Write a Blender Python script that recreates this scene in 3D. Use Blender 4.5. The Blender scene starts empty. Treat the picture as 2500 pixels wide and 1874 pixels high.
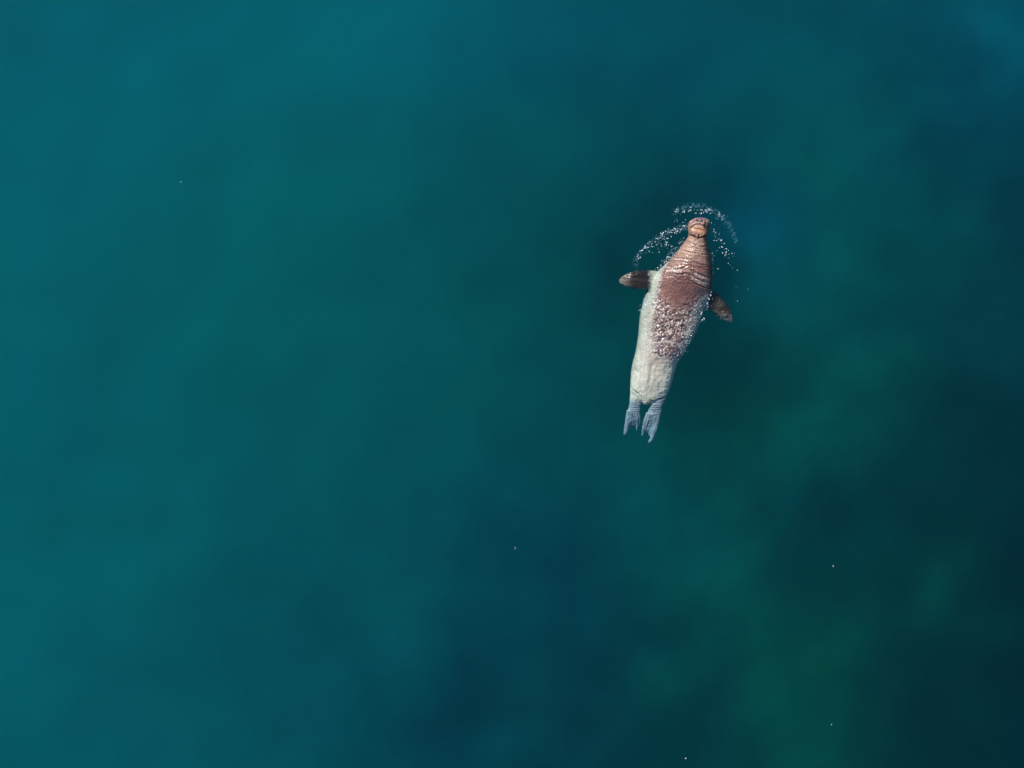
import bpy, math
import numpy as np
from mathutils import Vector

# ------------------------------------------------------------------ camera, world, sun, exposure
S = 14.3 / 2500.0            # metres on the water surface per photo pixel
CAM_H = 22.0
SUN_EL, SUN_ROT = math.radians(36), math.radians(321)
sc = bpy.context.scene
C = sc.collection
cam_d = bpy.data.cameras.new('camera')
cam = bpy.data.objects.new('camera', cam_d)
C.objects.link(cam)
cam.location = (0, 0, CAM_H)
cam_d.sensor_width = 36
cam_d.lens = 36 * CAM_H / 14.3
cam_d.clip_start = 0.1
cam_d.clip_end = 3000
sc.camera = cam

world = bpy.data.worlds.new("World")
sc.world = world
world.use_nodes = True
wn = world.node_tree
sky = wn.nodes.new('ShaderNodeTexSky')
sky.sky_type = 'NISHITA'
sky.sun_disc = False
sky.sun_elevation = SUN_EL
sky.sun_rotation = SUN_ROT
sky.dust_density = 0.3
sky.ozone_density = 2.0
wn.links.new(sky.outputs[0], wn.nodes['Background'].inputs[0])
wn.nodes['Background'].inputs[1].default_value = 0.05

sun_d = bpy.data.lights.new('sun', 'SUN')
sun_d.energy = 2.6
sun_d.angle = math.radians(13)
sun_d.color = (1.0, 0.95, 0.88)
sun = bpy.data.objects.new('sun', sun_d)
C.objects.link(sun)
SUN_DIR = Vector((math.sin(SUN_ROT) * math.cos(SUN_EL), math.cos(SUN_ROT) * math.cos(SUN_EL), math.sin(SUN_EL)))
sun.rotation_euler = SUN_DIR.to_track_quat('Z', 'Y').to_euler()
sun.location = (0, 0, 30)

sc.view_settings.view_transform = 'Standard'
sc.view_settings.look = 'None'
sc.view_settings.gamma = 1
sc.view_settings.exposure = 0.9
sc.view_settings.use_curve_mapping = False
sc.cycles.volume_bounces = 3
sc.cycles.max_bounces = 8
sc.cycles.transparent_max_bounces = 12
sc.cycles.use_denoising = True

rng = np.random.RandomState(7)

# ------------------------------------------------------------------ helpers
def zx2x(zx): return ((1460 + np.asarray(zx, float) / 2.59) - 1250) * S
def zy2y(zy): return (937 - (460 + np.asarray(zy, float) / 2.59)) * S
def x2zx(x): return ((x / S + 1250) - 1460) * 2.59
def y2zy(y): return ((937 - y / S) - 460) * 2.59
ZS = S / 2.59
def flat(zx, zy, z):
    """point at height z seen from the drone on top of the given spot"""
    k = (CAM_H - z) / CAM_H
    return (float(zx2x(zx)) * k, float(zy2y(zy)) * k, z)

def hash2(ix, iy, seed):
    n = (ix.astype(np.int64) * 374761393 + iy.astype(np.int64) * 668265263 + seed * 982451653) & 0x7fffffff
    n = ((n ^ (n >> 13)) * 1274126177) & 0x7fffffff
    n = (n ^ (n >> 16)) & 0x7fffffff
    return (n % 65536) / 32767.5 - 1.0
def vnoise(x, y, seed=0):
    x, y = np.broadcast_arrays(np.asarray(x, float), np.asarray(y, float))
    ix, iy = np.floor(x), np.floor(y)
    fx, fy = x - ix, y - iy
    ux, uy = fx ** 3 * (fx * (fx * 6 - 15) + 10), fy ** 3 * (fy * (fy * 6 - 15) + 10)
    def g(a, b):
        t = hash2(ix + a, iy + b, seed) * math.pi
        return np.cos(t) * (fx - a) + np.sin(t) * (fy - b)
    a = g(0, 0) * (1 - ux) + g(1, 0) * ux
    b = g(0, 1) * (1 - ux) + g(1, 1) * ux
    return (a * (1 - uy) + b * uy) * 1.5
def fbm(x, y, seed=0, octaves=4):
    t, a = 0, 1.0
    for i in range(octaves):
        t = t + a * vnoise(x * 2 ** i, y * 2 ** i, seed + i * 17)
        a *= 0.5
    return t
def sstep(a, b, x):
    t = np.clip((np.asarray(x, float) - a) / (b - a), 0, 1)
    return t * t * (3 - 2 * t)
def poly_dist(px, py, pts):
    """distance to a polyline, and how far along it (0..1)"""
    best = np.full(px.shape, 1e9); par = np.zeros(px.shape); n = len(pts) - 1
    for i in range(n):
        ax, ay = pts[i]; bx, by = pts[i + 1]
        dx, dy = bx - ax, by - ay
        t = np.clip(((px - ax) * dx + (py - ay) * dy) / (dx * dx + dy * dy + 1e-9), 0, 1)
        d = np.hypot(px - ax - t * dx, py - ay - t * dy)
        m = d < best
        best = np.where(m, d, best); par = np.where(m, (i + t) / n, par)
    return best, par
def smooth_poly(pts, k=6):
    """Catmull-Rom through the points"""
    p = [np.array(q, float) for q in pts]
    p = [2 * p[0] - p[1]] + p + [2 * p[-1] - p[-2]]
    out = []
    for i in range(1, len(p) - 2):
        for j in range(k):
            t = j / k
            out.append(0.5 * ((2 * p[i]) + (-p[i - 1] + p[i + 1]) * t + (2 * p[i - 1] - 5 * p[i] + 4 * p[i + 1] - p[i + 2]) * t * t
                              + (-p[i - 1] + 3 * p[i] - 3 * p[i + 1] + p[i + 2]) * t ** 3))
    out.append(p[-2])
    return [tuple(q) for q in out]

def mesh_obj(name, verts, faces, mat=None, parent=None, smooth=True):
    me = bpy.data.meshes.new(name)
    me.from_pydata([tuple(v) for v in verts], [], [tuple(f) for f in faces])
    if smooth: me.polygons.foreach_set('use_smooth', [True] * len(me.polygons))
    me.update()
    o = bpy.data.objects.new(name, me)
    if mat: me.materials.append(mat)
    C.objects.link(o)
    if parent: o.parent = parent
    return o
def tag(o, label, cat=None, group=None, kind=None):
    o['label'] = label
    if cat: o['category'] = cat
    if group: o['group'] = group
    if kind: o['kind'] = kind

def new_mat(name):
    m = bpy.data.materials.new(name); m.use_nodes = True
    return m, m.node_tree, m.node_tree.nodes['Principled BSDF']

# ------------------------------------------------------------------ materials
def water_material():
    m = bpy.data.materials.new('sea_water'); m.use_nodes = True
    nt = m.node_tree; nt.nodes.clear(); N, L = nt.nodes.new, nt.links.new
    out = N('ShaderNodeOutputMaterial')
    tr = N('ShaderNodeBsdfTransparent')
    gl = N('ShaderNodeBsdfGlossy'); gl.inputs['Roughness'].default_value = 0.05
    def math_(op, a, b=None, c=None):
        n = N('ShaderNodeMath'); n.operation = op
        for i, v in enumerate((a, b, c)):
            if v is None: continue
            if isinstance(v, (int, float)): n.inputs[i].default_value = v
            else: L(v, n.inputs[i])
        return n.outputs[0]
    geo = N('ShaderNodeNewGeometry')
    n1 = N('ShaderNodeTexNoise'); n1.inputs['Scale'].default_value = 2.2; n1.inputs['Detail'].default_value = 5
    bp = N('ShaderNodeBump'); bp.inputs['Strength'].default_value = 0.2; bp.inputs['Distance'].default_value = 0.02
    L(geo.outputs['Position'], n1.inputs['Vector']); L(n1.outputs['Fac'], bp.inputs['Height'])
    L(bp.outputs['Normal'], gl.inputs['Normal'])
    # Schlick reflectance of water, the same from above and below
    dt = N('ShaderNodeVectorMath'); dt.operation = 'DOT_PRODUCT'
    L(bp.outputs['Normal'], dt.inputs[0]); L(geo.outputs['Incoming'], dt.inputs[1])
    cosi = math_('MINIMUM', math_('ABSOLUTE', dt.outputs['Value']), 1.0)
    refl = math_('MULTIPLY_ADD', math_('POWER', math_('SUBTRACT', 1.0, cosi), 5.0), 0.98, 0.02)
    mx = N('ShaderNodeMixShader')
    L(refl, mx.inputs[0]); L(tr.outputs[0], mx.inputs[1]); L(gl.outputs[0], mx.inputs[2])
    L(mx.outputs[0], out.inputs['Surface'])
    ab = N('ShaderNodeVolumeAbsorption'); sca = N('ShaderNodeVolumeScatter')
    # absorption per metre (r,g,b) and scattering per metre
    A = WATER_ABS; B = WATER_SCA
    da = max(A) * 1.0001; ab.inputs['Density'].default_value = da
    ab.inputs['Color'].default_value = (1 - A[0] / da, 1 - A[1] / da, 1 - A[2] / da, 1)
    ds = max(B); sca.inputs['Density'].default_value = ds
    sca.inputs['Color'].default_value = (B[0] / ds, B[1] / ds, B[2] / ds, 1)
    ad = N('ShaderNodeAddShader')
    L(ab.outputs[0], ad.inputs[0]); L(sca.outputs[0], ad.inputs[1]); L(ad.outputs[0], out.inputs['Volume'])
    return m
WATER_ABS = (0.85, 0.17, 0.145)
WATER_SCA = (0.0035, 0.019, 0.027)

def attr_material(name, rough, bump_scale=None, bump=0.0, coat=0.0):
    m, nt, b = new_mat(name); N, L = nt.nodes.new, nt.links.new
    at = N('ShaderNodeAttribute'); at.attribute_name = 'pigment'
    L(at.outputs['Color'], b.inputs['Base Color'])
    b.inputs['Roughness'].default_value = rough
    b.inputs['Coat Weight'].default_value = coat; b.inputs['Coat Roughness'].default_value = 0.14
    if bump_scale:
        tc = N('ShaderNodeTexCoord')
        n = N('ShaderNodeTexNoise'); n.inputs['Scale'].default_value = bump_scale; n.inputs['Detail'].default_value = 6
        n.inputs['Roughness'].default_value = 0.65
        bp = N('ShaderNodeBump'); bp.inputs['Strength'].default_value = bump; bp.inputs['Distance'].default_value = 0.01
        L(tc.outputs['Object'], n.inputs['Vector']); L(n.outputs['Fac'], bp.inputs['Height']); L(bp.outputs['Normal'], b.inputs['Normal'])
    return m
M_WATER = water_material()
M_SKIN = attr_material('walrus_skin', 0.45, 45, 0.7, 0.55)
M_BED = attr_material('seabed_sand', 0.9, 6, 0.4)
M_FOAM_AND_GLINT, _nt, _b = new_mat('foam')
_b.inputs['Base Color'].default_value = (0.78, 0.88, 0.93, 1); _b.inputs['Roughness'].default_value = 0.25
_b.inputs['Coat Weight'].default_value = 0.6; _b.inputs['Coat Roughness'].default_value = 0.1
M_SHEEN, _nt, _b = new_mat('sheen_bubbles')
_b.inputs['Base Color'].default_value = (0.30, 0.62, 0.78, 1); _b.inputs['Roughness'].default_value = 0.3  # blue tint stands in for the sky sheen on the wave crests
M_NOSTRIL, _nt, _b = new_mat('nostril_lining')
_b.inputs['Base Color'].default_value = (0.006, 0.005, 0.008, 1); _b.inputs['Roughness'].default_value = 0.35

def set_pigment(me, col):
    a = me.attributes.new('pigment', 'FLOAT_COLOR', 'POINT')
    rgba = np.ones((len(me.vertices), 4), np.float32); rgba[:, :3] = np.clip(col, 0.004, 0.9)
    a.data.foreach_set('color', rgba.ravel())

# ------------------------------------------------------------------ seabed: sand with darker weed beds, a few metres down
BED_Z = -3.2
def spaced(c0, c1, fine, far, n_out):
    mid = np.arange(c0, c1 + fine * 0.5, fine)
    g = np.geomspace(fine * 2, far, n_out)
    return np.concatenate([(c0 - g)[::-1], mid, c1 + g])
def grid_faces(nx, ny):
    i, j = np.meshgrid(np.arange(nx - 1), np.arange(ny - 1), indexing='ij')
    a = (i * ny + j).ravel(); 
    return np.stack([a, a + ny, a + ny + 1, a + 1], 1)

# cover of the seabed, fitted to the water tones on a grid of photo pixels: green and blue reflectance (low = weed, high = bare sand)
COVER_X = [56, 340, 680, 1017, 1356, 1695, 1920, 2147, 2430]
COVER_Y = [120, 420, 720, 1020, 1220, 1420, 1620, 1800]
COVER_G = [[0.434, 0.458, 0.434, 0.423, 0.304, 0.266, 0.229, 0.247, 0.247], [0.423, 0.446, 0.423, 0.345, 0.285, 0.179, 0.335, 0.229, 0.093], [0.423, 0.423, 0.4, 0.335, 0.212, 0.133, 0.266, 0.229, 0.106], [0.411, 0.389, 0.345, 0.304, 0.22, 0.148, 0.266, 0.195, 0.045], [0.411, 0.389, 0.335, 0.285, 0.179, 0.212, 0.1, 0.12, 0.02], [0.434, 0.367, 0.266, 0.266, 0.119, 0.212, 0.2, 0.068, 0.02], [0.411, 0.324, 0.285, 0.195, 0.119, 0.163, 0.229, 0.133, 0.02], [0.367, 0.324, 0.285, 0.163, 0.119, 0.119, 0.212, 0.045, 0.02]]
COVER_B = [[0.446, 0.469, 0.435, 0.446, 0.343, 0.286, 0.251, 0.26, 0.305], [0.414, 0.414, 0.362, 0.314, 0.234, 0.171, 0.268, 0.202, 0.116], [0.403, 0.362, 0.314, 0.268, 0.171, 0.103, 0.202, 0.171, 0.103], [0.403, 0.343, 0.286, 0.251, 0.186, 0.103, 0.157, 0.129, 0.056], [0.383, 0.362, 0.305, 0.251, 0.186, 0.171, 0.08, 0.09, 0.02], [0.383, 0.323, 0.251, 0.251, 0.143, 0.157, 0.14, 0.035, 0.02], [0.403, 0.305, 0.286, 0.202, 0.129, 0.116, 0.136, 0.067, 0.02], [0.343, 0.323, 0.268, 0.186, 0.129, 0.103, 0.09, 0.025, 0.02]]
# smaller weed clumps and sand gaps, plus shade and haze painted near the walrus: px, py, radius x, radius y, log factor on green, on blue
PATCHES = [
    (1745, 625, 60, 120, -.5, -.42), (1540, 650, 70, 70, -.35, -.3), (1650, 520, 60, 60, -.35, -.3), (1740, 430, 130, 90, -.35, -.25), (1560, 560, 110, 120, -.35, -.28), (1510, 760, 70, 150, -.18, -.15), (1950, 1640, 150, 150, .28, .10), (1700, 1170, 170, 110, .16, .10), (1560, 1250, 100, 90, .12, .1), (1790, 860, 130, 200, -.35, -.25),  # entries close to the walrus darken the bed as its shade in the water
    (1650, 760, 170, 300, -.25, -.2), (1130, 1700, 75, 190, -.45, -.35), (1360, 1400, 110, 120, -.25, -.1), (1480, 1600, 120, 110, -.3, -.2),
    (1850, 570, 120, 130, .2, .65), (1840, 1060, 160, 110, .0, -.05), (1975, 1215, 120, 150, .75, .75), (2320, 1440, 90, 80, 1.0, .8),  # blue haze by the head tinted in; bed lifted inside the body shadow
    (2430, 1560, 80, 70, .7, .5), (1900, 1560, 150, 110, .15, 0), (2010, 1650, 90, 110, .15, 0), (2250, 1640, 110, 140, -.3, -.3),
    (1660, 1820, 110, 110, -.3, -.2), (2200, 880, 120, 110, .2, .15), (2330, 1040, 110, 130, -.4, -.25), (2350, 300, 160, 120, -.15, -.05),
    (2480, 60, 160, 110, .15, .2), (1630, 200, 160, 140, -.08, 0), (1960, 400, 110, 170, .1, .02), (1230, 1830, 110, 60, .15, .12),
]
def soft_grid(px, py, G):
    """smooth blend of the fitted values"""
    num = 0; den = 0
    for j, cy in enumerate(COVER_Y):
        for i, cx in enumerate(COVER_X):
            w = np.exp(-((px - cx) ** 2 + ((py - cy) * 1.25) ** 2) / (2 * 165.0 ** 2)) + 1e-12
            num = num + w * G[j][i]; den = den + w
    return num / den
def build_seabed():
    gx = spaced(-11, 11, 0.11, 280, 26); gy = spaced(-9, 9, 0.11, 280, 26)
    X, Y = np.meshgrid(gx, gy, indexing='ij')
    k = (CAM_H - BED_Z) / CAM_H
    px = X / k / S + 1250; py = 937 - Y / k / S
    inside = np.clip(px, -100, 2600), np.clip(py, -100, 1974)
    wx = inside[0] + WARP * fbm(px / 230, py / 230, 5, 4); wy = inside[1] + WARP * fbm(px / 230, py / 230, 9, 4)
    g = soft_grid(wx, wy, COVER_G); b = soft_grid(wx, wy, COVER_B)
    busy = sstep(.35, .95, inside[0] / 2500 * .75 + inside[1] / 1874 * .45)
    t = GRAIN * (.05 + .30 * busy) * fbm(px / 210, py / 210, 21, 6)
    tb = t * .8
    for cx, cy, rx, ry, ag, ab in PATCHES:
        q = np.exp(-((wx - cx) / rx) ** 2 - ((wy - cy) / ry) ** 2)
        t = t + ag * q; tb = tb + ab * q
    g = g * np.exp(t); b = b * np.exp(tb)
    g = np.where(g > 1.05 * b, 1.05 * b + .85 * (g - 1.05 * b), g)
    col = np.stack([g * .95, g, b], -1)
    Z = BED_Z + 0.10 * fbm(X / 4, Y / 4, 3, 3)
    o = mesh_obj('seabed', np.stack([X, Y, Z], -1).reshape(-1, 3), grid_faces(*X.shape), M_BED)
    set_pigment(o.data, col.reshape(-1, 3))
    tag(o, 'sandy seabed with darker weed beds under the teal water', kind='structure')
WARP = 55; GRAIN = 1.0
build_seabed()

# ------------------------------------------------------------------ walrus
# zy, left, right, top, bottom, roll, exponent      (left/right/zy in enlarged photo pixels)
STATIONS = [
    (185, 634, 662, .035, -.02, 0, 2.0), (190, 613, 682, .075, -.07, 0, 2.0), (203, 588, 698, .105, -.12, 0, 2.1),
    (225, 571, 706, .135, -.16, 0, 2.4), (255, 568, 704, .150, -.19, 0, 2.4), (280, 572, 699, .150, -.22, 0, 2.3),
    (300, 572, 693, .120, -.24, 0, 2.2), (316, 563, 691, .135, -.26, .005, 2.2), (345, 541, 696, .150, -.29, .015, 2.2),
    (390, 508, 703, .160, -.32, .03, 2.2), (435, 470, 711, .165, -.35, .05, 2.1), (480, 425, 717, .165, -.38, .07, 2.1),
    (530, 375, 720, .155, -.42, .085, 2.1), (580, 332, 720, .145, -.45, .09, 2.1), (630, 312, 716, .115, -.47, .09, 2.1),
    (680, 297, 706, .075, -.48, .07, 2.1), (730, 283, 688, .042, -.48, .045, 2.2), (800, 266, 658, .022, -.47, .02, 2.3),
    (860, 260, 642, .014, -.46, .01, 2.4), (930, 254, 612, .010, -.45, .01, 2.4), (1000, 244, 570, .006, -.43, .01, 2.4),
    (1040, 236, 545, .006, -.42, .008, 2.3), (1090, 222, 512, -.012, -.40, 0, 2.3), (1150, 210, 488, -.035, -.38, 0, 2.3),
    (1210, 206, 472, -.045, -.36, 0, 2.4), (1260, 206, 454, -.06, -.33, 0, 2.4), (1300, 214, 437, -.08, -.29, 0, 2.3),
    (1330, 238, 410, -.10, -.26, 0, 2.2), (1352, 275, 362, -.13, -.22, 0, 2.0),
]
def loft(rings):
    V, F = [], []
    n = len(rings[0])
    for r in rings: V += r
    for k in range(len(rings) - 1):
        for i in range(n):
            a, b = k * n + i, k * n + (i + 1) % n
            F.append((a, b, b + n, a + n))
    for k, rev in ((0, True), (len(rings) - 1, False)):
        c = np.mean(np.array(rings[k]), 0); V.append(tuple(c)); ci = len(V) - 1
        for i in range(n):
            a, b = k * n + i, k * n + (i + 1) % n
            F.append((b, a, ci) if rev else (a, b, ci))
    return V, F
def body_parts():
    parts = []
    st = np.array(STATIONS)
    zy = np.concatenate([np.linspace(st[i, 0], st[i + 1, 0], 5)[:-1] for i in range(len(st) - 1)] + [[st[-1, 0]]])
    # smooth interpolation (Catmull-Rom over index)
    t = np.interp(zy, st[:, 0], np.arange(len(st)))
    def cr(col):
        v = st[:, col]; i = np.clip(np.floor(t).astype(int), 0, len(v) - 2); f = t - i
        p0, p1, p2, p3 = v[np.maximum(i - 1, 0)], v[i], v[i + 1], v[np.minimum(i + 2, len(v) - 1)]
        return .5 * (2 * p1 + (p2 - p0) * f + (2 * p0 - 5 * p1 + 4 * p2 - p3) * f ** 2 + (3 * p1 - p0 - 3 * p2 + p3) * f ** 3)
    cols = [cr(c) for c in range(1, 7)]
    rings = []
    for j in range(len(zy)):
        L_, R_, top, bot, roll, ex = [c[j] for c in cols]
        zc, h, cxx, hw = (top + bot) / 2, (top - bot) / 2, (L_ + R_) / 2, (R_ - L_) / 2
        r = []
        for i in range(56):
            a = 2 * math.pi * i / 56
            cu, su = math.cos(a), math.sin(a)
            u = math.copysign(abs(cu) ** (2 / ex), cu); w = math.copysign(abs(su) ** (2 / ex), su)
            z = zc + h * w + roll * u * (1 if w > 0 else 1 - min(1, -w))
            k = (CAM_H - zc) / CAM_H
            r.append((float(zx2x(cxx + hw * u)) * k, float(zy2y(zy[j])) * k, z))
        rings.append(r)
    parts.append(loft(rings))
    def flip(stn, n=20):
        """stn: (zx, zy, z, half width in enlarged px, half thickness m, tilt m across the width)"""
        st = np.array(stn, float); idx = np.linspace(0, len(st) - 1, (len(st) - 1) * 4 + 1)
        q = np.stack([np.interp(idx, np.arange(len(st)), st[:, c]) for c in range(6)], 1)
        rings = []
        for j in range(len(q)):
            a, b = q[max(j - 1, 0)], q[min(j + 1, len(q) - 1)]
            d = np.array([b[0] - a[0], b[1] - a[1]]); d /= np.hypot(*d) + 1e-9
            nx, ny = -d[1], d[0]
            k = (CAM_H - q[j, 2]) / CAM_H
            r = []
            for i in range(n):
                an = 2 * math.pi * i / n
                u, w = math.cos(an), math.sin(an)
                r.append((float(zx2x(q[j, 0] + nx * u * q[j, 3])) * k, float(zy2y(q[j, 1] + ny * u * q[j, 3])) * k,
                          q[j, 2] + w * q[j, 4] + u * q[j, 5]))
            rings.append(r)
        parts.append(loft(rings))
    # fore flippers
    flip([(450, 600, -.22, 62, .07, 0), (370, 585, -.17, 60, .055, .0), (320, 578, -.14, 60, .042, .01), (260, 577, -.11, 59, .034, .015),
          (210, 580, -.09, 50, .028, .012), (170, 584, -.12, 37, .022, .01), (146, 588, -.15, 22, .016, .0), (134, 590, -.16, 9, .009, 0)])
    for (ax, ay, bx, by) in ((260, 590, 270, 640), (230, 590, 233, 643), (200, 590, 196, 628), (180, 588, 158, 614)):
        flip([(ax, ay, -.11, 18, .022, 0), ((ax + bx) / 2, (ay + by) / 2, -.13, 15, .018, 0), (bx, by, -.15, 9, .010, 0)], 12)
    flip([(620, 640, -.22, 66, .07, 0), (690, 690, -.17, 60, .055, 0), (735, 722, -.14, 54, .042, -.01), (775, 757, -.12, 48, .034, -.012),
          (808, 793, -.13, 38, .026, -.01), (832, 826, -.16, 26, .02, 0), (845, 845, -.18, 13, .012, 0), (849, 852, -.19, 5, .008, 0)])
    for (ax, ay, bx, by) in ((770, 765, 752, 812), (790, 785, 778, 830), (805, 800, 800, 838)):
        flip([(ax, ay, -.11, 18, .022, 0), ((ax + bx) / 2, (ay + by) / 2, -.14, 15, .018, 0), (bx, by, -.17, 8, .010, 0)], 12)
    # hind flippers: shank, then five toes each
    flip([(262, 1240, -.2, 60, .09, 0), (243, 1310, -.18, 42, .06, 0), (234, 1360, -.18, 36, .042, 0), (226, 1410, -.20, 40, .026, 0), (222, 1442, -.225, 38, .010, 0)])
    flip([(395, 1250, -.2, 58, .09, 0), (382, 1315, -.18, 46, .06, 0), (368, 1365, -.18, 40, .042, 0), (354, 1415, -.20, 41, .026, 0), (344, 1448, -.225, 40, .010, 0)])
    def toe(pts, w0, w1):
        n = len(pts); flip([(p[0], p[1], -.195 - .15 * i / n, w0 + (w1 - w0) * i / (n - 1), .026 - .010 * i / (n - 1), 0) for i, p in enumerate(pts)], 12)
    toe([(200, 1400), (190, 1460), (178, 1520), (172, 1548), (178, 1561)], 21, 9)
    toe([(215, 1410), (207, 1460), (203, 1500), (202, 1528)], 13, 6)
    toe([(230, 1410), (226, 1460), (225, 1495), (226, 1510)], 12, 5)
    toe([(244, 1410), (246, 1460), (247, 1500), (246, 1528)], 13, 6)
    toe([(254, 1400), (260, 1450), (262, 1485), (262, 1505)], 12, 5)
    toe([(382, 1400), (372, 1460), (356, 1530), (338, 1580), (322, 1604)], 22, 9)
    toe([(362, 1420), (350, 1480), (335, 1530), (322, 1560)], 14, 6)
    toe([(348, 1420), (332, 1480), (318, 1520), (312, 1542)], 12, 5)
    toe([(332, 1420), (312, 1480), (302, 1520), (298, 1540)], 12, 5)
    toe([(318, 1415), (298, 1465), (286, 1520), (280, 1562)], 15, 6)
    # tail nub
    flip([(315, 1290, -.17, 45, .06, 0), (308, 1330, -.14, 33, .045, 0), (304, 1350, -.14, 25, .035, 0), (303, 1362, -.145, 14, .02, 0)], 16)
    # muzzle lobes and chin
    flip([(600, 250, .03, 26, .09, 0), (603, 225, .035, 30, .085, 0), (613, 212, .03, 22, .07, 0), (622, 204, .02, 12, .04, 0)], 18)
    flip([(680, 250, .02, 26, .09, 0), (680, 228, .03, 29, .085, 0), (672, 215, .03, 22, .07, 0), (664, 206, .02, 12, .04, 0)], 18)
    flip([(585, 268, .07, 14, .06, 0), (610, 277, .095, 20, .06, 0), (645, 284, .10, 26, .062, 0), (675, 282, .09, 24, .062, 0), (690, 274, .07, 13, .05, 0)], 18)
    return parts

def z2(pts): return [(1460 + (x / 7.896 + 80) * 1.0 - 0, 0) for x, y in pts]
def from2(pts): return [((1540 + x / 7.896 - 1460) * 2.59, (480 + y / 7.896 - 460) * 2.59) for x, y in pts]
def from3(pts): return [((1500 + x / 7.37 - 1460) * 2.59, (640 + y / 7.37 - 460) * 2.59) for x, y in pts]
def from4(pts): return [((1500 + x / 6.14 - 1460) * 2.59, (820 + y / 6.14 - 460) * 2.59) for x, y in pts]
def from5(pts): return [((1640 + x / 16.58 - 1460) * 2.59, (500 + y / 16.58 - 460) * 2.59) for x, y in pts]
# (polyline, width in enlarged px, depth m)
CREASES = [
    (from5([(640, 1180), (720, 1235), (860, 1260), (960, 1320), (1040, 1350), (1180, 1335), (1300, 1300), (1450, 1215)]), 5, .028),
    (from5([(1115, 1215), (1090, 1310), (1055, 1420)]), 4, .030),
    (from5([(690, 975), (780, 925), (880, 860), (1000, 800), (1150, 800), (1300, 860), (1420, 950)]), 4, .014),
    (from5([(930, 1005), (1070, 985), (1200, 1015), (1300, 1065), (1370, 1120)]), 4, .010),
    (from5([(1370, 640), (1390, 760), (1330, 880), (1400, 980)]), 7, .016),
    (from5([(990, 600), (930, 680), (800, 800)]), 4, .008),
    (from5([(1150, 640), (1140, 780)]), 3, .010),
    (from5([(780, 900), (720, 960)]), 3, .010),
    (from2([(985, 870), (1100, 880), (1200, 910), (1290, 960), (1400, 970), (1460, 960)]), 4, .012),
    (from2([(950, 940), (1100, 950), (1200, 980), (1280, 1010), (1450, 1030)]), 3, .006),
    (from2([(930, 1010), (1050, 1050), (1150, 1080), (1300, 1095), (1380, 1120), (1490, 1130)]), 4, .013),
    (from2([(850, 1110), (1000, 1110), (1150, 1150), (1290, 1150)]), 3, .005),
    (from2([(820, 1190), (950, 1190), (1100, 1210), (1190, 1240), (1280, 1290), (1380, 1320), (1490, 1320)]), 4, .013),
    (from2([(790, 1230), (950, 1250), (1120, 1290)]), 4, .012),
    (from2([(700, 1340), (850, 1390), (980, 1390), (1060, 1350)]), 5, .012),
    (from2([(680, 1480), (850, 1490), (980, 1510), (1100, 1480)]), 5, .013),
    (from2([(1240, 830), (1230, 890)]), 3, .010), (from2([(1355, 905), (1320, 945), (1300, 985)]), 3, .010),
    (from2([(1190, 1250), (1170, 1300), (1165, 1480)]), 4, .006),
    (from3([(930, 200), (1050, 205), (1150, 235), (1240, 205), (1350, 230), (1450, 290), (1560, 340), (1690, 380)]), 5, .016),
    (from3([(1350, 130), (1450, 185), (1560, 235), (1720, 300)]), 5, .014),
    (from3([(1330, 310), (1450, 385), (1560, 435), (1660, 460)]), 5, .016),
    (from3([(1420, 330), (1520, 365), (1610, 400), (1680, 410)]), 4, .012),
    (from3([(930, 120), (1060, 135), (1200, 130), (1330, 60)]), 4, .009),
    (from3([(1400, 0), (1390, 180), (1290, 330), (1225, 480), (1200, 560)]), 3, .007),
    (from3([(1235, 215), (1080, 370), (1000, 520)]), 3, .005), (from3([(1230, 240), (1160, 330), (1020, 420)]), 3, .004),
    (from3([(1260, 220), (1300, 330), (1290, 430)]), 3, .004),
    (from3([(900, 180), (840, 320), (800, 480)]), 4, .006),
    (from4([(250, 780), (350, 850), (430, 930)]), 5, .012), (from4([(640, 950), (740, 920), (800, 880)]), 5, .012),
    (from4([(640, 860), (720, 850)]), 4, .006), (from4([(480, 740), (495, 880)]), 4, .006), (from4([(540, 950), (600, 990)]), 4, .01),
    (from4([(560, 380), (540, 560), (520, 700), (500, 820)]), 9, .006),
    (from4([(830, 540), (900, 540)]), 4, .005), (from4([(820, 580), (880, 570)]), 4, .005),
    (from4([(280, 1130), (265, 1250), (245, 1350)]), 3, .012), (from4([(310, 1130), (290, 1240), (280, 1360)]), 3, .01),
    (from4([(545, 1150), (520, 1250), (480, 1400)]), 3, .012), (from4([(470, 1180), (440, 1350)]), 3, .01),
]

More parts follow.
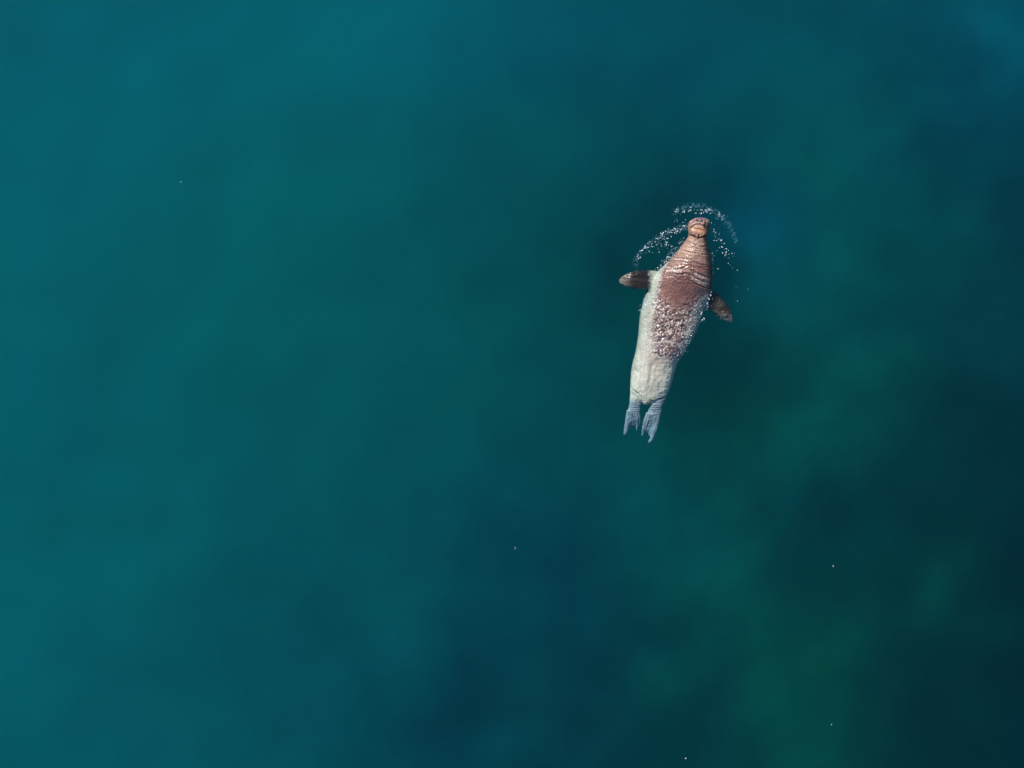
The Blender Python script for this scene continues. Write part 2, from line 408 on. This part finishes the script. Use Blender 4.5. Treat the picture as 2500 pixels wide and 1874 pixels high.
BROWN = np.array([.232, .110, .090]); TAN = np.array([.40, .248, .185]); PALE = np.array([.64, .575, .485])
def walrus():
    root = bpy.data.objects.new('walrus', None); C.objects.link(root)
    base = Vector(flat(480, 800, 0)); root.location = base
    V, F = [], []
    for v, f in body_parts():
        o = len(V); V += v; F += [tuple(i + o for i in q) for q in f]
    tmp = mesh_obj('body_draft', V, F)
    md = tmp.modifiers.new('r', 'REMESH'); md.mode = 'VOXEL'; md.voxel_size = 0.0085; md.use_smooth_shade = True
    sm = tmp.modifiers.new('s', 'SMOOTH'); sm.factor = 0.5; sm.iterations = 5
    me = bpy.data.meshes.new_from_object(tmp.evaluated_get(bpy.context.evaluated_depsgraph_get()))
    bpy.data.objects.remove(tmp)
    me.name = 'body'
    n = len(me.vertices)
    co = np.empty(n * 3, np.float32); me.vertices.foreach_get('co', co); co = co.reshape(-1, 3).astype(float)
    no = np.empty(n * 3, np.float32); me.vertex_normals.foreach_get('vector', no); no = no.reshape(-1, 3).astype(float)
    k = (CAM_H - co[:, 2]) / CAM_H
    zx, zy = x2zx(co[:, 0] / k), y2zy(co[:, 1] / k)
    up = sstep(-0.1, 0.4, no[:, 2])
    d = np.zeros(n); crease = np.zeros(n)
    brk = np.clip(.75 + .7 * vnoise(zx / 17, zy / 17, 41), .15, 1.2)
    brk = np.where(zy < 320, 1.15, brk)
    wob = 2.6 * vnoise(zx / 14, zy / 14, 40)
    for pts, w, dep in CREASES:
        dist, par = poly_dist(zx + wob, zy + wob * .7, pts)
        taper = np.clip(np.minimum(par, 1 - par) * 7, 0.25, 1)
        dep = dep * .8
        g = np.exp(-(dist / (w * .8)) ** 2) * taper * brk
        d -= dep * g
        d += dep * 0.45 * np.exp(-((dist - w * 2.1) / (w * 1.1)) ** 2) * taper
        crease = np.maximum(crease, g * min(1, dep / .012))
    # spine-wise coordinates
    ax = 640 - (zy - 190) * 0.285                       # centre line of the back
    across = zx - ax
    neck = sstep(305, 330, zy) * (1 - sstep(560, 640, zy))
    wr = fbm(zx / 60, (zy - across * .12) / 11, 50, 3)
    d += neck * 0.0055 * wr
    ridged = 1 - np.abs(vnoise(zx / 70 + 3, (zy - across * .15) / 16, 61))
    d += neck * 0.006 * (ridged ** 3 - .5)
    # knobbly hide of the back, awash
    mott = sstep(650, 820, zy + 50 * (np.abs(across) / 100)) * (1 - sstep(1060, 1100, zy))
    cen = np.interp(zy, [650, 750, 900, 1000, 1090], [520, 492, 455, 440, 440])
    hwid = np.interp(zy, [650, 750, 900, 1000, 1090], [170, 132, 104, 86, 75])
    edge = 1 - sstep(.55, 1.45, np.abs(zx - cen) / hwid + .35 * vnoise(zx / 25, zy / 25, 77) + .25 * vnoise(zx / 9, zy / 9, 78))
    mott = mott * edge
    kn = vnoise(zx / 10.5 + 1.8 * vnoise(zx / 26, zy / 26, 8), zy / 11 + 1.8 * vnoise(zx / 26, zy / 26, 12), 90)
    kn2 = vnoise(zx / 17 + .8 * vnoise(zx / 30, zy / 30, 14), zy / 17, 93) + .6 * vnoise(zx / 35, zy / 40, 95)
    knob = 1 - 2 * np.abs(kn)                           # sinuous ridges
    d += mott * (0.0062 * (knob - .35) + 0.010 * kn2)
    # flesh over hips and flanks
    rear = sstep(1000, 1150, zy)
    d += rear * 0.006 * fbm(zx / 45, zy / 45, 31, 3) + 0.0025 * fbm(zx / 12, zy / 12, 33, 3)
    hind = sstep(1330, 1360, zy)
    d += hind * (1 - sstep(1400, 1440, zy)) * 0.003 * np.sin(zy / 2.3 + vnoise(zx / 20, zy / 20, 3) * 2)
    co += no * (d * up)[:, None]
    # pigment of the hide ------------------------------------------------
    n1 = fbm(zx / 40, zy / 40, 101, 4)[:, None]; n2 = fbm(zx / 9, zy / 9, 111, 3)[:, None]
    col = BROWN * (1 + .22 * n1 + .15 * n2)
    t = (1 - sstep(380, 520, zy))[:, None]
    col = col * (1 - t) + TAN * (1 + .15 * n1 + .15 * n2) * t
    # chin and lips: warm tan, muzzle: pinkish grey
    g = np.exp(-(((zx - 642) / 52) ** 2 + ((zy - 263) / 36) ** 2))[:, None]
    col = col * (1 - .85 * g) + np.array([.60, .30, .155]) * g * .85
    g = ((1 - sstep(228, 250, zy + 6 * vnoise(zx / 20, zy / 20, 4))) )[:, None]
    col = col * (1 - g) + np.array([.37, .215, .185]) * (1 + .45 * n2 + .3 * n1) * g
    g = np.exp(-(((zx - 650) / 26) ** 2 + ((zy - 192) / 11) ** 2))[:, None]
    col = col * (1 - .85 * g) + np.array([.05, .045, .11]) * g * .85
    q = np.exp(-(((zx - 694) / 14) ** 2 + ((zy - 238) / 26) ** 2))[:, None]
    col = col * (1 - .8 * q) + np.array([.035, .022, .035]) * q * .8  # shaded right side of the muzzle painted dark
    # wet highlights on raised folds, painted into the hide
    fold_glint = (sstep(.25, .9, vnoise(zx / 30, (zy - across * .3) / 5, 140)) * neck * sstep(420, 560, zy))[:, None]
    col = col * (1 - .5 * fold_glint) + np.array([.62, .44, .38]) * fold_glint * .5
    sp = (sstep(.45, .7, vnoise(zx / 4, zy / 6, 150)) * sstep(600, 640, zy) * (1 - sstep(800, 850, zy)))[:, None]
    pur = (np.exp(-(((zx - 520) / 90) ** 2 + ((zy - 580) / 55) ** 2)))[:, None]
    col = col * (1 - .55 * pur) + np.array([.125, .055, .052]) * pur * .55
    col = col * (1 - .5 * sp) + np.array([.55, .36, .24]) * sp * .5
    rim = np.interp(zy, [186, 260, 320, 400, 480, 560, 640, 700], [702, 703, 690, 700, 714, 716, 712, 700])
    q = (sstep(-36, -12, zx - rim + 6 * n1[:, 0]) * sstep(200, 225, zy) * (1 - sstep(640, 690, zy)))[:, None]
    col = col * (1 - .9 * q) + np.array([.022, .014, .010]) * q * .9  # shade along the right edge of head and neck painted in
    # pale skin: flanks and rear
    wl = np.interp(zy, [186, 330, 440, 480, 520, 560, 600, 650, 700, 800, 950, 1060, 1100],
                   [300, 480, 462, 435, 410, 400, 392, 388, 372, 350, 352, 380, 700])
    wr_ = np.interp(zy, [186, 600, 650, 700, 750, 850, 950, 1050, 1100], [900, 760, 715, 640, 606, 560, 532, 508, 200])
    nz = 15 * fbm(zx / 22, zy / 22, 120, 3)
    pale = np.maximum(1 - sstep(-10, 12, zx + nz - wl), sstep(-10, 12, zx + nz - wr_))
    pale = np.maximum(pale, sstep(1055, 1105, zy + nz))
    pale = pale * sstep(330, 380, zy)
    pc = PALE * (1 + .10 * n1 + .07 * n2)
    grn = np.exp(-((zy - 1200) / 150) ** 2)[:, None] * np.exp(-(across / 55) ** 2)[:, None]
    pc = pc * (1 - .35 * grn) + np.array([.50, .40, .31]) * grn * .35
    streak = fbm(zx / 12, zy / 45, 130, 3)[:, None]
    pc = pc * (1 + .16 * streak + .14 * fbm(zx / 70, zy / 70, 131, 2)[:, None])
    for bx, by, rx, ry, am in ((222, 1150, 24, 42, .45), (330, 1150, 22, 60, .22), (225, 1290, 26, 22, .35), (395, 1300, 40, 16, .3), (470, 1190, 18, 40, .25),
                               (300, 620, 30, 40, .35), (330, 840, 18, 90, .22), (600, 860, 14, 60, .3), (500, 1120, 30, 14, .25), (450, 1098, 50, 7, .3)):
        q = np.exp(-(((zx - bx + nz * .5) / rx) ** 2 + ((zy - by + nz * .5) / ry) ** 2))[:, None] * am
        pc = pc * (1 - q) + np.array([.24, .22, .185]) * q
    pc = pc * (1 - .16 * (1 - sstep(1050, 1120, zy)) )[:, None] * (1 + .12 * sstep(1080, 1150, zy))[:, None]
    pale = pale[:, None]
    col = col * (1 - pale) + pc * pale
    # mottled back: glints and dark reflections of the water film painted into the hide
    q1 = kn * 1.2 + .35 * kn2 + .35 * n2[:, 0]
    rim_ = np.clip(np.abs(zx - cen) / hwid, 0, 1) ** 2
    lite = sstep(.22, .52, q1 + .22 * rim_)[:, None]; dark_ = sstep(.15, .5, -q1 + .4 * vnoise(zx / 34, zy / 34, 160) + .28 * rim_)[:, None]
    mcol = np.array([.215, .135, .112])[None] * (1 - lite) + np.array([.74, .63, .55])[None] * lite
    mcol = mcol * (1 - dark_) + np.array([.035, .035, .06])[None] * dark_
    vee = zy + nz * 1.5 + 90 * np.clip(np.abs(zx - 510) / 120, 0, 1) - 25        # reaches further up the flanks than along the spine
    halo_d, _ = poly_dist(zx + wob, zy + wob, smooth_poly([(355, 1010), (385, 978), (440, 972), (500, 985), (520, 1020)]))
    hal = np.exp(-(halo_d / 7) ** 2)[:, None]
    mcol = mcol * (1 - .7 * hal) + np.array([.72, .66, .58]) * hal * .7
    mm = (mott * sstep(665, 830, vee))[:, None] * .92
    col = col * (1 - mm) + mcol * mm
    for bx, by, br in ((375, 650, 9), (378, 815, 10), (383, 945, 10), (382, 1010, 17), (487, 990, 10), (500, 1020, 16), (352, 880, 7), (372, 740, 7), (560, 850, 8), (427, 710, 5)):
        q = np.exp(-(np.hypot(zx - bx + nz * .4, zy - by + nz * .3) / br) ** 2)[:, None]
        col = col * (1 - .75 * q) + np.array([.12, .11, .16]) * q * .75
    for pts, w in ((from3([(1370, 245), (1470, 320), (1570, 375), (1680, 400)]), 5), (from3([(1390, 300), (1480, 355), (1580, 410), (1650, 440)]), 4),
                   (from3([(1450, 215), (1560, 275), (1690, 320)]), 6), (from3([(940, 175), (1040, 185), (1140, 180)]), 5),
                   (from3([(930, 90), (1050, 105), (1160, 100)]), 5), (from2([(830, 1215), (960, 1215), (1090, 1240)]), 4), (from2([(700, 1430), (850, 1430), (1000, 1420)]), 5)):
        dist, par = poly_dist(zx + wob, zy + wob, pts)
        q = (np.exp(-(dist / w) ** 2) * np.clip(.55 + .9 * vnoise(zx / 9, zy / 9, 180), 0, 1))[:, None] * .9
        col = col * (1 - q) + np.array([.86, .74, .68]) * q  # wet glints on the folds painted as pale lines
    # tail base yellowish, hind flippers cooler grey
    g = np.exp(-(((zx - 320) / 50) ** 2 + ((zy - 1345) / 28) ** 2))[:, None]
    col = col * (1 - .5 * g) + np.array([.55, .45, .22]) * g * .5
    hf = (sstep(1320, 1350, zy) * (1 - np.exp(-(((zx - 308) / 36) ** 2 + ((zy - 1345) / 26) ** 2))))[:, None]
    col = col * (1 - hf) + np.array([.33, .345, .40]) * (1 + .12 * n1 + .12 * n2) * hf
    # fore flippers
    lf = (1 - sstep(310, 345, zx + nz)) * sstep(495, 510, zy) * (1 - sstep(650, 670, zy + (zx > 300) * 0))
    lf = np.where((zx < 312) & (zy < 662), 1, lf * (zy < 662)) * (zy > 480)
    rf = ((zx > 700) & (zy > 660)) | ((zx > 722) & (zy > 640))
    ft = sstep(.45, 1.1, (320 - zx) / 180 + .15 * vnoise(zx / 20, zy / 14, 170)); fc = np.array([.042, .022, .017]) * (1 - ft[:, None]) + np.array([.30, .20, .165]) * ft[:, None]
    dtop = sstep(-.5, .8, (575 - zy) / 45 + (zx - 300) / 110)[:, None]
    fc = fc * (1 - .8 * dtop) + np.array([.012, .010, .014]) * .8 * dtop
    fc = fc * (1 + .25 * n1 + .2 * n2)
    lf = lf[:, None]; col = col * (1 - lf) + fc * lf
    rt = sstep(.45, 1.05, (zy - 690) / 150 + .15 * vnoise(zx / 14, zy / 14, 171)); fc = np.array([.045, .024, .015]) * (1 - rt[:, None]) + np.array([.31, .22, .20]) * rt[:, None]
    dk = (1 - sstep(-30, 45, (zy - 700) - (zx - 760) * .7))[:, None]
    fc = fc * (1 - .85 * dk) + np.array([.010, .008, .010]) * .85 * dk  # shadow of the shoulder painted onto the flipper root
    fc = fc * (1 + .25 * n1 + .2 * n2)
    rf = rf.astype(float)[:, None]; col = col * (1 - rf) + fc * rf
    # creases darkened in the hide colour, most on the head
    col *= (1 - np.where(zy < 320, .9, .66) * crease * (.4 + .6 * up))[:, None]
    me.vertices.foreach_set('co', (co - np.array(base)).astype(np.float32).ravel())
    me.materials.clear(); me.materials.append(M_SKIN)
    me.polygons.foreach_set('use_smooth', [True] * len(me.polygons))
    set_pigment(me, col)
    me.update()
    body = bpy.data.objects.new('body', me); C.objects.link(body); body.parent = root
    # nostrils: curved slits on the front of the muzzle, set on the real surface
    def zat(a, b):
        q = (np.abs(zx - a) < 5) & (np.abs(zy - b) < 5)
        return float(co[q, 2].max()) if q.any() else .1
    for (a, b, rx, ry, rot) in ((627, 203, 9.5, 6, .45), (655, 206, 8.5, 5.5, .3)):
        Vn, Fn = [], []
        nr, ns = 4, 14
        z0 = zat(a, b)
        kk = (CAM_H - z0) / CAM_H
        for i in range(nr + 1):
            for j in range(ns):
                f = i / nr; an = 2 * math.pi * j / ns
                u, w = rx * f * math.cos(an), ry * f * math.sin(an)
                X_ = a + u * math.cos(rot) - w * math.sin(rot); Y_ = b + u * math.sin(rot) + w * math.cos(rot)
                X0, Y0 = float(zx2x(X_)) * kk, float(zy2y(Y_)) * kk
                near = np.argmin((co[:, 0] - X0) ** 2 + (co[:, 1] - Y0) ** 2 + 4 * np.maximum(0, z0 - .05 - co[:, 2]) ** 2)
                Vn.append((X0 - base.x, Y0 - base.y, co[near, 2] + .007))
        for i in range(nr):
            for j in range(ns):
                p, q = i * ns + j, i * ns + (j + 1) % ns
                Fn.append((p, q, q + ns, p + ns))
        no_ = mesh_obj('nostril', Vn, Fn, M_NOSTRIL, root)
        so = no_.modifiers.new('solid', 'SOLIDIFY'); so.thickness = .012; so.offset = -1
    tag(root, 'brown and pale walrus swimming at the surface of the teal sea, wrinkled neck above water', 'walrus')
    return root, co, zx, zy
WALRUS, WCO, WZX, WZY = walrus()

# ------------------------------------------------------------------ water: one closed body, rippled where the walrus disturbs it
BOW = smooth_poly([(480, 150), (530, 118), (600, 103), (665, 108), (730, 135), (790, 180), (835, 240), (870, 320), (885, 400), (890, 500), (885, 590), (872, 710)])
ARM = smooth_poly([(566, 232), (520, 245), (470, 262), (420, 285), (370, 315), (320, 350), (275, 395), (245, 440), (232, 490)])
GLINTS = [  # polyline, spread, strength
    (smooth_poly([(498, 155), (560, 145), (620, 132), (680, 138), (740, 160), (800, 195)]), 15, 1.0),
    (smooth_poly([(600, 165), (640, 160), (700, 150), (750, 190), (775, 215)]), 10, .8),
    (smooth_poly([(705, 205), (715, 235), (735, 280), (770, 330), (790, 380), (815, 430), (855, 445)]), 20, .8),
    (smooth_poly([(725, 270), (745, 300), (770, 350)]), 8, .7),
    (smooth_poly([(565, 235), (500, 262), (440, 275), (390, 300), (340, 340), (290, 385), (250, 430), (238, 480)]), 12, 1.0),
    (smooth_poly([(560, 250), (500, 275), (450, 285), (400, 300)]), 9, .8),
    (smooth_poly([(480, 300), (430, 310), (380, 360), (330, 380), (300, 440)]), 22, .7),
    (smooth_poly([(480, 370), (440, 370), (400, 355), (360, 400)]), 16, .7),
    (smooth_poly([(722, 395), (722, 460), (724, 520), (722, 590)]), 5, .7),
    (smooth_poly([(700, 640), (715, 680), (700, 730), (690, 765), (660, 790), (645, 830), (680, 830)]), 12, .9),
    (smooth_poly([(767, 500), (768, 580)]), 8, .15), (smooth_poly([(850, 470), (878, 540), (895, 620), (875, 710)]), 22, .10),
    (smooth_poly([(560, 195), (520, 205), (400, 205)]), 8, .25),
    (smooth_poly([(500, 360), (470, 400), (440, 440), (400, 480), (380, 560)]), 12, .5),
]
def ripple(x, y):
    zx, zy = x2zx(x), y2zy(y)
    h = 0.010 * fbm(x / 1.6, y / 1.6, 200, 3) * 1.0
    near = np.exp(-(np.hypot((zx - 560), (zy - 520) * .7) / 420) ** 2)
    h = h + 0.0035 * near * fbm(zx / 60, zy / 60, 210, 3)
    wb = 6 * vnoise(zx / 50, zy / 50, 220)
    dist, par = poly_dist(zx + wb, zy + wb, BOW)
    h = h + 0.016 * np.exp(-(dist / 11) ** 2) * np.sin(np.clip(par, 0, 1) * math.pi * .9 + .15) * 1.0
    dist, par = poly_dist(zx + wb, zy + wb, ARM)
    h = h + 0.016 * np.exp(-(dist / 10) ** 2) * (1 - par * .6)
    chop = np.zeros_like(h)
    for pts, w, s in GLINTS:
        dist, _ = poly_dist(zx, zy, pts)
        chop = np.maximum(chop, s * np.exp(-(dist / w) ** 2))
    h = h + chop * (0.0075 * vnoise(zx / 8, zy / 8, 230) + 0.004 * vnoise(zx / 15, zy / 15, 240))
    # broken film of water over the back
    back = sstep(640, 720, zy) * (1 - sstep(1070, 1130, zy)) * np.exp(-((zx - np.interp(zy, [650, 900, 1090], [500, 455, 440])) / 150) ** 4)
    h = h + back * 0.0075 * vnoise(zx / 11, zy / 12, 250)
    return h
def water():
    x0, x1 = float(zx2x(110)), float(zx2x(950)); y1, y0 = float(zy2y(60)), float(zy2y(1180))
    gx = spaced(x0, x1, 0.0085, 290, 34); gy = spaced(y0, y1, 0.0085, 290, 34)
    # a middle ring dense enough for the slow swell
    gx = np.unique(np.concatenate([gx, np.arange(-9, x0 - .1, .15), np.arange(x1 + .1, 9, .15)]))
    gy = np.unique(np.concatenate([gy, np.arange(-7, y0 - .1, .15), np.arange(y1 + .1, 7, .15)]))
    X, Y = np.meshgrid(gx, gy, indexing='ij')
    Z = ripple(X, Y)
    fade = 1 - sstep(6, 12, np.maximum(np.abs(X), np.abs(Y)))
    Z *= fade
    nx, ny = X.shape
    V = np.stack([X, Y, Z], -1).reshape(-1, 3)
    F = grid_faces(nx, ny)
    # closed box: walls and floor below the seabed
    rim = [(i, 0) for i in range(nx)] + [(nx - 1, j) for j in range(1, ny)] + [(i, ny - 1) for i in range(nx - 2, -1, -1)] + [(0, j) for j in range(ny - 2, 0, -1)]
    ids = np.array([i * ny + j for i, j in rim]); nb = len(ids)
    Vb = V[ids].copy(); Vb[:, 2] = -9
    cen = np.array([[0, 0, -9.0]])
    base = len(V); V = np.concatenate([V, Vb, cen])
    k = np.arange(nb); k2 = (k + 1) % nb
    walls = np.stack([ids[k], base + k, base + k2, ids[k2]], 1)
    tri = np.stack([base + k2, base + k, np.full(nb, base + nb)], 1)
    me = bpy.data.meshes.new('water')
    nv = len(V); nq = len(F) + len(walls); ntri = len(tri)
    me.vertices.add(nv); me.vertices.foreach_set('co', V.astype(np.float32).ravel())
    loops = np.concatenate([F.ravel(), walls.ravel(), tri.ravel()])
    me.loops.add(len(loops)); me.loops.foreach_set('vertex_index', loops.astype(np.int32))
    me.polygons.add(nq + ntri)
    starts = np.concatenate([np.arange(nq) * 4, nq * 4 + np.arange(ntri) * 3])
    me.polygons.foreach_set('loop_start', starts.astype(np.int32))
    me.polygons.foreach_set('use_smooth', np.concatenate([np.ones(len(F), bool), np.zeros(len(walls) + ntri, bool)]))
    me.update(calc_edges=True); me.validate()
    me.materials.append(M_WATER)
    o = bpy.data.objects.new('water', me); C.objects.link(o)
    tag(o, 'calm teal sea water with a small bow wave round the walrus', kind='structure')
water()

# ------------------------------------------------------------------ foam, and beads standing in for glints
def blob(x, y, z, r, flatn, ang, stretch):
    V, F = [], []
    V.append((0, 0, 1)); 
    for lat in (55, 15, -25):
        for i in range(6):
            a = math.radians(i * 60 + lat)
            c = math.cos(math.radians(lat))
            V.append((c * math.cos(a), c * math.sin(a), math.sin(math.radians(lat))))
    for i in range(6): F.append((0, 1 + i, 1 + (i + 1) % 6))
    for k in range(2):
        for i in range(6):
            a, b = 1 + k * 6 + i, 1 + k * 6 + (i + 1) % 6
            F.append((a, a + 6, b + 6, b))
    F.append(tuple(13 + i for i in range(5, -1, -1)))
    ca, sa = math.cos(ang), math.sin(ang)
    out = []
    for vx, vy, vz in V:
        vx, vy = vx * r * stretch, vy * r
        out.append((x + vx * ca - vy * sa, y + vx * sa + vy * ca, z + vz * r * flatn))
    return out, F
def foam():  # white beads added as sun glints on the ripples
    V, F = [], []
    for pts, w, s in GLINTS:
        P = np.array(pts); seg = np.hypot(*(P[1:] - P[:-1]).T); Lp = seg.sum()
        cnt = int(Lp * (w ** .5) * s / 23)
        for _ in range(cnt):
            u = rng.rand() * Lp; i = min(np.searchsorted(np.cumsum(seg), u), len(seg) - 1)
            p = P[i] + (P[i + 1] - P[i]) * rng.rand() + rng.randn(2) * w * .75
            x, y = float(zx2x(p[0])), float(zy2y(p[1]))
            z = float(ripple(np.array([x]), np.array([y]))[0])
            r = 0.0020 + 0.0052 * rng.rand() ** 2.0
            v, f = blob(x, y, z, r, .8, rng.rand() * 3.14, 1 + 1.5 * rng.rand())
            o = len(V); V += v; F += [tuple(q + o for q in t) for t in f]
    o = mesh_obj('foam', V, F, M_FOAM_AND_GLINT)  # white beads added in place of sun glints on the ripples
    tag(o, 'white foam beads added as sun glints on the ripples round the walrus', 'foam', kind='stuff')
foam()
def sheen_bubbles():
    """fine blue beads added as sheen on the wave crests, and froth where the water washes over the shoulder and flanks"""
    Q = []
    def put(px_, py_, rr, dz):
        Q.append((px_, py_, rr, dz))
    def flush():
        q = np.array(Q); Q.clear()
        xs, ys = zx2x(q[:, 0]), zy2y(q[:, 1]); zs = ripple(xs, ys) - q[:, 3]
        bv, bf = blob(0, 0, 0, 1, .8, 0, 1); bv = np.array(bv)
        Vv = (bv[None] * q[:, 2][:, None, None] + np.stack([xs, ys, zs], -1)[:, None]).reshape(-1, 3)
        Ff = [tuple(i + k * len(bv) for i in f) for k in range(len(q)) for f in bf]
        return Vv, Ff
    for line, cnt, w, u1 in ((BOW, 1800, 9, .66), (ARM, 1500, 10, 1.0)):
        P = np.array(line)
        for _ in range(cnt):
            u = rng.rand() ** 1.2 * u1 * (len(P) - 1); i = int(u)
            p = P[i] + (P[min(i + 1, len(P) - 1)] - P[i]) * (u - i) + rng.randn(2) * w + np.array([0, abs(rng.randn()) * w])
            if vnoise(p[0] / 16, p[1] / 16, 300) > -.1: put(p[0], p[1], 0.0010 + 0.0010 * rng.rand(), 0.004)
    o = mesh_obj('sheen_bubbles', *flush(), M_SHEEN)
    tag(o, 'fine blue-grey beads added as sheen on the wave crests in front of the walrus', 'sheen_bubbles', kind='stuff')
    for line, cnt, w in ((smooth_poly([(545, 330), (490, 400), (440, 450), (405, 500), (385, 550), (375, 610)]), 1300, 13),
                         (smooth_poly([(375, 640), (330, 690), (295, 740), (280, 800)]), 700, 13),
                         (smooth_poly([(345, 760), (345, 860), (345, 960), (370, 1040), (450, 1085), (510, 1040)]), 800, 12),
                         (smooth_poly([(690, 660), (650, 720), (620, 800), (590, 900), (555, 980), (520, 1040)]), 1000, 13),
                         (smooth_poly([(723, 400), (724, 480), (722, 560), (716, 620)]), 250, 3)):
        P = np.array(line)
        for _ in range(cnt):
            i = rng.randint(len(P) - 1); p = P[i] + (P[i + 1] - P[i]) * rng.rand() + rng.randn(2) * w
            if vnoise(p[0] / 13, p[1] / 13, 310) > .12: put(p[0], p[1], 0.0014 + 0.0026 * rng.rand() ** 2, -0.001)
    o = mesh_obj('froth', *flush(), M_FOAM_AND_GLINT)
    tag(o, 'lacy white froth where the water washes over the shoulders and flanks of the walrus', 'froth', kind='stuff')
sheen_bubbles()
FLECKS = [  # px, py, radius, label
    (442, 445, .010, 'tiny white foam fleck alone on open water, upper left of the photo'),
    (1258, 1337, .012, 'faint foam fleck on open water below and left of the walrus, near the middle'),
    (2034, 1380, .011, 'small bright foam fleck on open water to the lower right of the walrus'),
    (1674, 1850, .013, 'small bright foam fleck at the bottom edge of the photo'),
    (2030, 1768, .009, 'faint foam fleck near the green patch low on the right'),
    (1800, 735, .010, 'small blue-white foam fleck beside the tip of the right fore flipper'),
    (1826, 706, .006, 'faint foam fleck right of the right fore flipper, the farther of two from it'),
]
for px, py, r, lab in FLECKS:
    x, y = (px - 1250) * S, (937 - py) * S
    z = float(ripple(np.array([x]), np.array([y]))[0]); r *= .5
    V, F = [], []
    for i in range(4):
        v, f = blob(rng.randn() * r * .7, rng.randn() * r * .9, 0, r * (.35 + .5 * rng.rand()), .7, rng.rand() * 3, 1.3)
        o = len(V); V += v; F += [tuple(q + o for q in t) for t in f]
    ob = mesh_obj('foam_fleck', V, F, M_FOAM_AND_GLINT); ob.location = (x, y, z)
    tag(ob, lab, 'foam fleck', 'foam flecks on the open water')
